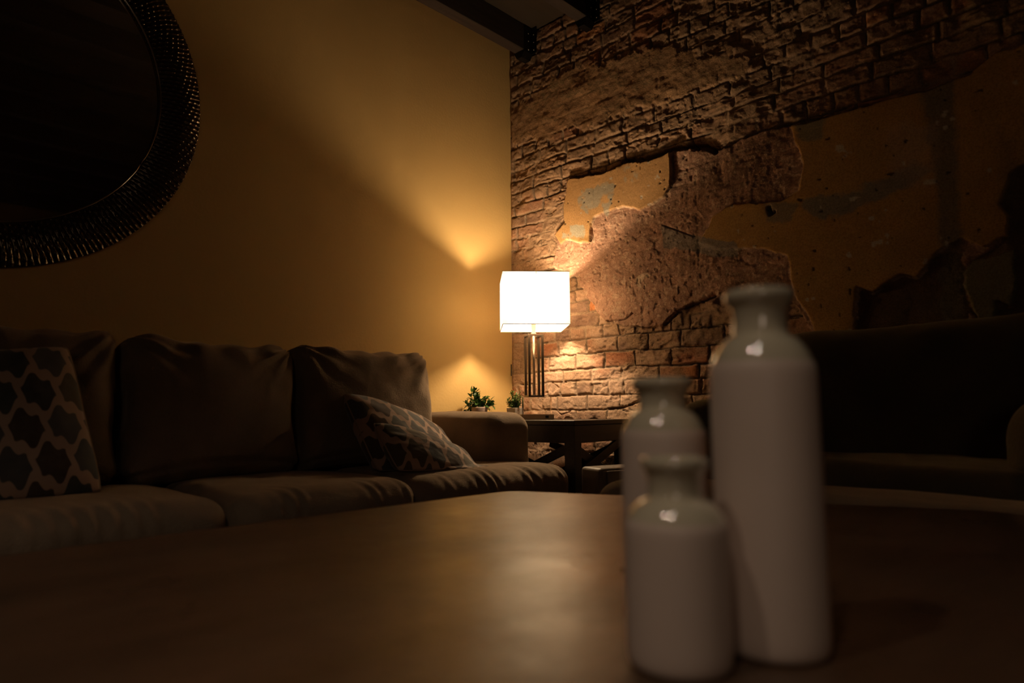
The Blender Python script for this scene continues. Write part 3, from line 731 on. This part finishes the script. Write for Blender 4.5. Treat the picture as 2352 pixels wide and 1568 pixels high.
# ================================================================== END TABLE
ET = .633
def end_table():
    rz = math.radians(5)
    # local: front corner post at origin, +x toward the brick wall, +y toward the plaster wall
    t = thing('end_table', 'dark espresso end table with crossed side braces in the corner', 'end table', (-.555, -.945, 0), rz)
    W, Dp = .50, .83; m_ = M['espresso']; L = .058
    box('tabletop', (0.0, 0.0, ET-.022), (W, Dp, ET), m_, t, bevel=.003)
    for x in (.001, W-L-.001):
        for y in (.001, Dp-L-.001):
            box('leg', (x, y, 0), (x+L, y+L, ET-.0225), m_, t, bevel=.003)
    ap = ET-.105
    box('apron', (L+.002, .004, ap), (W-L-.002, .026, ET-.023), m_, t, bevel=.002)
    box('apron', (L+.002, Dp-.026, ap), (W-L-.002, Dp-.004, ET-.023), m_, t, bevel=.002)
    box('apron', (.004, L+.002, ap), (.026, Dp-L-.002, ET-.023), m_, t, bevel=.002)
    box('apron', (W-.026, L+.002, ap), (W-.004, Dp-L-.002, ET-.023), m_, t, bevel=.002)
    zl = .235
    for xx, dx in ((.010, 0), (W-.032, 0)):       # side faces (left and wall side)
        bar('cross_brace', (xx+.004, L, ap-.028), (xx+.004, L+.44, zl+.07), .040, .016, m_, t, Vector((0, 0, 1)))
        bar('cross_brace', (xx+.022, L, zl+.11), (xx+.022, L+.44, ap-.03), .040, .016, m_, t, Vector((0, 0, 1)))
    for yy in (.014, Dp-.036):
        bar('cross_brace', (L, yy, zl+.15), (W-L, yy, ap+.0), .044, .016, m_, t)
        bar('cross_brace', (L, yy+.019, ap-.03), (W-L, yy+.019, zl+.08), .044, .016, m_, t)
    box('shelf', (.03, .03, .12), (W-.03, Dp-.03, .142), m_, t, bevel=.002)
end_table()

# ================================================================== TABLE LAMP
def lamp():
    c = floor_pt(.117, 3.57); rv = YAW-PI/2
    t = thing('table_lamp', 'lit table lamp with white square shade on the end table', 'lamp', (c.x, c.y, ET+.0005), rv+math.radians(3.5))
    # local x = right in view, y = away
    z = lambda h: h-ET
    box('base_plate', (-.073, -.058, 0), (.098, .062, .027), M['baseplate'], t, bevel=.0015)['label'] = 'bronze base plate'
    box('switch', (.052, -.0605, .007), (.069, -.0575, .021), M['black'], t, bevel=.001)
    box('base_block', (-.062, -.052, .0275), (.088, .052, .118), M['acrylic'], t, bevel=.0015)['label'] = 'clear acrylic block'
    S_, s_, b_ = .037, .0065, z(1.085)
    R_ = Matrix.Rotation(math.radians(11), 4, 'Z')
    for sx in (-1, 1):
        bm = bmesh.new()
        for sy in (-1, 1):
            add_box(bm, (sx*S_-s_, sy*S_-s_, .1185), (sx*S_+s_, sy*S_+s_, b_), R_)
        for zz in (.1185, b_-.009):
            add_box(bm, (sx*S_-s_*.99, -S_+s_, zz), (sx*S_+s_*.99, S_-s_, zz+.009), R_)
        bmesh.ops.recalc_face_normals(bm, faces=bm.faces); bm_obj('stem_frame', bm, M['bronze'], t, bevel=.0008, seg=2)
    for sy in (-1, 1):
        for zz in (.1185, b_-.009):
            bm = bmesh.new(); add_box(bm, (-S_+s_, sy*S_-s_*.99, zz), (S_-s_, sy*S_+s_*.99, zz+.009), R_)
            bmesh.ops.recalc_face_normals(bm, faces=bm.faces); bm_obj('stem_rail', bm, M['bronze'], t, bevel=.0008, seg=2)
    v, f = lathe([(0, .119), (.0075, .119), (.0075, z(1.10)), (0, z(1.10))], 20); mesh_obj('centre_rod', v, f, M['nickel'], t, True)
    v, f = lathe([(0, z(1.085)), (.014, z(1.085)), (.014, z(1.092)), (.010, z(1.10)), (.013, z(1.145)), (.017, z(1.19)), (.016, z(1.21)), (0, z(1.21))], 24); mesh_obj('socket', v, f, M['nickel'], t, True)
    v, f = lathe([(0, z(1.209)), (.013, z(1.212)), (.018, z(1.228)), (.0275, z(1.252)), (.0285, z(1.268)), (.024, z(1.286)), (.012, z(1.298)), (0, z(1.301))], 20)
    mesh_obj('bulb', v, f, M['bulb'], t, True)
    # shade: square with slightly bowed faces, open top and bottom
    hw, z0, z1 = .1735, z(1.122), z(1.398); n = 14; nz = 10
    ring = []
    for k in range(4):
        a = k*PI/2
        for i in range(n):
            s = -1+2*i/n; x, y = s*hw, -hw
            ring.append((x, y, a, 1-s*s))
    vs, fs = [], []
    for j in range(nz+1):
        h = z0+(z1-z0)*j/nz; hb = 1-(2*j/nz-1)**2
        for x, y, a, sb in ring:
            yy = y-.004*hb*sb - .0; ca, sa = math.cos(a), math.sin(a)
            vs.append((x*ca-yy*sa, x*sa+yy*ca, h))
    m4 = 4*n
    for j in range(nz):
        for i in range(m4): fs.append((j*m4+i, j*m4+(i+1) % m4, (j+1)*m4+(i+1) % m4, (j+1)*m4+i))
    sh = mesh_obj('lamp_shade', vs, fs, M['shade'], t, False); sh['label'] = 'white square fabric shade'
    for zz in (z0, z1):
        p = [(-hw, -hw, zz), (hw, -hw, zz), (hw, hw, zz), (-hw, hw, zz)]
        bm = bmesh.new(); k = .0016
        for i in range(4):
            a, b = Vector(p[i]), Vector(p[(i+1) % 4]); lo = [min(a[q_], b[q_])-k for q_ in range(3)]; hi = [max(a[q_], b[q_])+k for q_ in range(3)]
            add_box(bm, lo, hi)
        bm_obj('edge_trim', bm, M['shade_edge'], sh)
    # spider fitting and harp
    bm_v, bm_f = [], []
    for a in (0, PI/2):
        v, f = tube([(-hw*math.cos(a), -hw*math.sin(a), z1-.012), (hw*math.cos(a), hw*math.sin(a), z1-.012)], .0018, 6); o_ = len(bm_v); bm_v += v; bm_f += [tuple(i+o_ for i in q_) for q_ in f]
    mesh_obj('spider', bm_v, bm_f, M['nickel'], sh, True)
    pth = [(.052*math.sin(PI*i/24)**.7*1.0, 0, z(1.12)+(z1-.012-z(1.12))*i/24) for i in range(25)]
    pth2 = [(-x, y, h) for x, y, h in pth]
    v, f = tube(pth, .0014, 6); v2, f2 = tube(pth2, .0014, 6); mesh_obj('harp', v+v2, f+[tuple(i+len(v) for i in q_) for q_ in f2], M['nickel'], t, True)
lamp()

# ================================================================== PLANTS
def leaf_into(V, Fc, base, d, up, L, W, curl=.25):
    d = d.normalized(); s = d.cross(up); s = s.normalized() if s.length > 1e-4 else Vector((1, 0, 0)); n = s.cross(d).normalized()
    o = len(V); prof = [(0, 0), (.15, .55), (.4, 1), (.7, .75), (.9, .3), (1, 0)]
    for t, w in prof:
        c = base + d*(L*t) - n*(curl*L*t*t)
        V += [c + s*(W/2*w) + n*(.12*W*w), c, c - s*(W/2*w) + n*(.12*W*w)]
    for i in range(len(prof)-1):
        a = o+i*3; Fc += [(a, a+1, a+4, a+3), (a+1, a+2, a+5, a+4)]
def plant(label, loc, pot, foliage, stems_seed, mat_leaf, mat_pot, kind, spread, hgt):
    rnd = random.Random(stems_seed)
    t = thing('potted_plant', label, 'potted plant', loc, 0, 'small potted plants behind the sofa arm')
    if kind == 'round':
        v, f = lathe([(0, 0), (.032, 0), (.036, .004), (.047, .062), (.047, .068), (.043, .068), (.040, .055), (0, .055)], 40); zt = .055
        mesh_obj('pot', v, f, mat_pot, t, True)
    else:
        bm = bmesh.new(); r_ = .034
        lo = [bm.verts.new((x*r_*.86, y*r_*.86, 0)) for x, y in ((-1, -1), (1, -1), (1, 1), (-1, 1))]
        hi = [bm.verts.new((x*r_, y*r_, .062)) for x, y in ((-1, -1), (1, -1), (1, 1), (-1, 1))]
        ih = [bm.verts.new((x*(r_-.004), y*(r_-.004), .062)) for x, y in ((-1, -1), (1, -1), (1, 1), (-1, 1))]
        il = [bm.verts.new((x*(r_-.005), y*(r_-.005), .05)) for x, y in ((-1, -1), (1, -1), (1, 1), (-1, 1))]
        bm.faces.new(lo[::-1]); bm.faces.new(il)
        for i in range(4):
            j = (i+1) % 4
            bm.faces.new((lo[i], lo[j], hi[j], hi[i])); bm.faces.new((hi[i], hi[j], ih[j], ih[i])); bm.faces.new((ih[i], ih[j], il[j], il[i]))
        bmesh.ops.recalc_face_normals(bm, faces=bm.faces); bm_obj('pot', bm, mat_pot, t, bevel=.002); zt = .05
    V, Fc, SV, SF = [], [], [], []
    for (dx, dy, dz, nl, L) in foliage:
        p0 = Vector((rnd.uniform(-.02, .02), rnd.uniform(-.02, .02), zt-.004)); tip = Vector((dx, dy, zt+dz))
        mid = (p0+tip)/2 + Vector((0, 0, .3*(tip-p0).length*.5)); path = []
        for i in range(9):
            s = i/8; path.append(p0*(1-s)**2+mid*2*s*(1-s)+tip*s*s)
        v, f = tube(path, .0013, 5); o_ = len(SV); SV += v; SF += [tuple(i+o_ for i in q_) for q_ in f]
        for i in range(nl):
            s = .25+.75*i/(nl-1) if nl > 1 else 1; s = min(s, .999)
            k = int(s*8); p = path[k]; dr = (path[min(8, k+1)]-path[max(0, k-1)]).normalized()
            side = dr.cross(Vector((rnd.uniform(-1, 1), rnd.uniform(-1, 1), rnd.uniform(-.3, 1)))).normalized()
            leaf_into(V, Fc, p, dr*.6+side*(1 if i < nl-1 else .1)+Vector((0, 0, .25)), Vector((rnd.uniform(-.5, .5), rnd.uniform(-.5, .5), 1)), L*rnd.uniform(.75, 1.2), L*rnd.uniform(.42, .56), rnd.uniform(.1, .45))
    mesh_obj('stems', SV, SF, M['stem'], t, True); mesh_obj('foliage', V, Fc, mat_leaf, t, True)
    v, f = lathe([(0, zt+.004), (.026, zt+.001), (.026, zt-.002), (0, zt-.002)], 16); mesh_obj('soil', v, f, M['soil'], t, True)
rr = random.Random(4)
R2 = (r0.x, r0.y)
def vd(x, d, z): return (r0.x*x+VIEW2.x*d, r0.y*x+VIEW2.y*d, z)
fol = []
for (x, d, z, n_) in [(-.045, 0, .105, 12), (-.03, .02, .115, 11), (-.05, -.01, .075, 9), (-.075, 0, .035, 9), (-.085, .01, -.005, 8), (0, 0, .08, 8), (.02, .01, .06, 8), (.045, 0, .065, 10), (.06, .01, .05, 9), (.075, -.01, .02, 8), (.03, -.03, .03, 8), (-.02, -.03, .04, 8), (.0, .03, .05, 8), (-.04, .03, .04, 8), (.05, .03, .03, 7), (-.06, -.02, .015, 7)]:
    a = vd(x, d, z); fol.append((a[0]*1.08, a[1]*1.08, a[2], n_+6, .033))
pl = floor_pt(-.185, 3.76)
plant('leafy green plant in a mauve-grey round pot, left of the two', (pl.x, pl.y, ET+.001), 0, fol, 5, M['leaf'], M['potgrey'], 'round', 0, 0)
fol = []
for i in range(44):
    a = rr.uniform(0, 2*PI); r_ = .042*math.sqrt(rr.random()); fol.append((r_*math.cos(a), r_*math.sin(a), rr.uniform(.035, .125)*(1-.35*r_/.045), 13, .017))
a = vd(-.05, 0, .045); fol.append((a[0], a[1], a[2], 5, .010)); a = vd(.035, 0, .108); fol.append((a[0], a[1], a[2], 8, .011))
pl = floor_pt(.014, 3.73)
plant('fine-leaved pale green plant in a white square pot beside the lamp', (pl.x, pl.y, ET+.001), 0, fol, 6, M['leaf2'], M['potwhite'], 'square', 0, 0)

# ================================================================== COFFEE TABLE
TABLE_Z = .46
def coffee_table():
    P0 = floor_pt(-.012, 1.885)
    t = thing('coffee_table', 'large brown coffee table with blurred worn top in the foreground', 'coffee table', (P0.x, P0.y, 0))
    th = .035
    dL = Vector((-1, 0, 0)); a = math.radians(44.5-90-22)   # right edge heading
    dR = VIEW2*math.cos(math.radians(112)) + r0*math.sin(math.radians(112))
    pts = [Vector((0, 0, 0)), dL*1.95, dL*1.95+Vector((.25, -1.5, 0)), Vector((-1.1, -2.55, 0)), dR*1.12+Vector((-.50, -1.3, 0)), dR*1.12]
    # rounded outline
    out = []; n = len(pts)
    for i in range(n):
        p, a_, b_ = pts[i], pts[i-1], pts[(i+1) % n]; r_ = .045
        u1 = (a_-p).normalized()*r_; u2 = (b_-p).normalized()*r_
        for k in range(7):
            s = k/6; out.append((p+u1)*(1-s)**2+p*2*s*(1-s)+(p+u2)*s*s)
    ctr = sum(pts, Vector())/n
    def slab(name, sc, z0, z1, mat, bev):
        bm = bmesh.new(); o_ = [ctr+(p-ctr)*sc for p in out]
        lo = [bm.verts.new((p.x, p.y, z0)) for p in o_]; hi = [bm.verts.new((p.x, p.y, z1)) for p in o_]
        bm.faces.new(lo); bm.faces.new(hi[::-1])
        for i in range(len(o_)): j = (i+1) % len(o_); bm.faces.new((lo[i], lo[j], hi[j], hi[i]))
        bmesh.ops.recalc_face_normals(bm, faces=bm.faces); return bm_obj(name, bm, mat, t, bevel=bev)
    slab('tabletop', 1, TABLE_Z-th, TABLE_Z, M['tabletop'], .008)
    slab('apron', .93, TABLE_Z-.12, TABLE_Z-th-.0005, M['espresso'], .002)
    for i in (0, 1, 2, 3, 4, 5):
        p = ctr+(pts[i]-ctr)*.86; box('leg', (p.x-.035, p.y-.035, 0), (p.x+.035, p.y+.035, TABLE_Z-.1205), M['espresso'], t, bevel=.004)
coffee_table()
bottle('tallest white ceramic bottle, standing on the right', .240, .640, .334, .0487, .0328, .0250, .0125, .044, .080)
bottle('medium-height white ceramic bottle standing behind the shortest one', .163, .727, .254, .0452, .0325, .0250, .011, .034, .063)
bottle('shortest white ceramic bottle, standing nearest at the front left', .1440, .604, .178, .0450, .0296, .0233, .0105, .036, .061)

# ================================================================== LIGHT
def lampy(name, loc, w, col, r):
    l = bpy.data.lights.new(name, 'POINT'); l.energy = w; l.color = col; l.shadow_soft_size = r
    o = bpy.data.objects.new(name, l); C.objects.link(o); o.location = loc
for x, d, w in ((-1.12, -.21, 1.0), (-.57, -.80, .85), (-.20, -.08, .32)):     # recessed downlights, dimmed
    l = bpy.data.lights.new('ceiling_downlight', 'SPOT'); l.energy = w*DOWN; l.color = (1.0, .78, .58); l.shadow_soft_size = .035
    l.spot_size = math.radians(105); l.spot_blend = .8
    o = bpy.data.objects.new('ceiling_downlight', l); C.objects.link(o); o.location = floor_pt(x, d, CEIL-.03)
lampy('added_fill_light', floor_pt(-.15, -2.2, 1.25), FILL, (1.0, .74, .54), .40)  # broad soft fill added behind the camera to brighten the bottles
wd = bpy.data.worlds.new('world'); bpy.context.scene.world = wd; wd.use_nodes = True
wd.node_tree.nodes['Background'].inputs[0].default_value = (.9, .7, .4, 1); wd.node_tree.nodes['Background'].inputs[1].default_value = .0

sc = bpy.context.scene
sc.view_settings.view_transform = 'Standard'; sc.view_settings.look = 'None'; sc.view_settings.gamma = 1
sc.view_settings.exposure = 0.0
sc.cycles.max_bounces = 8; sc.cycles.diffuse_bounces = 5; sc.cycles.glossy_bounces = 4; sc.cycles.transmission_bounces = 8; sc.cycles.transparent_max_bounces = 8
sc.cycles.sample_clamp_indirect = 4.0; sc.cycles.caustics_reflective = False; sc.cycles.caustics_refractive = False
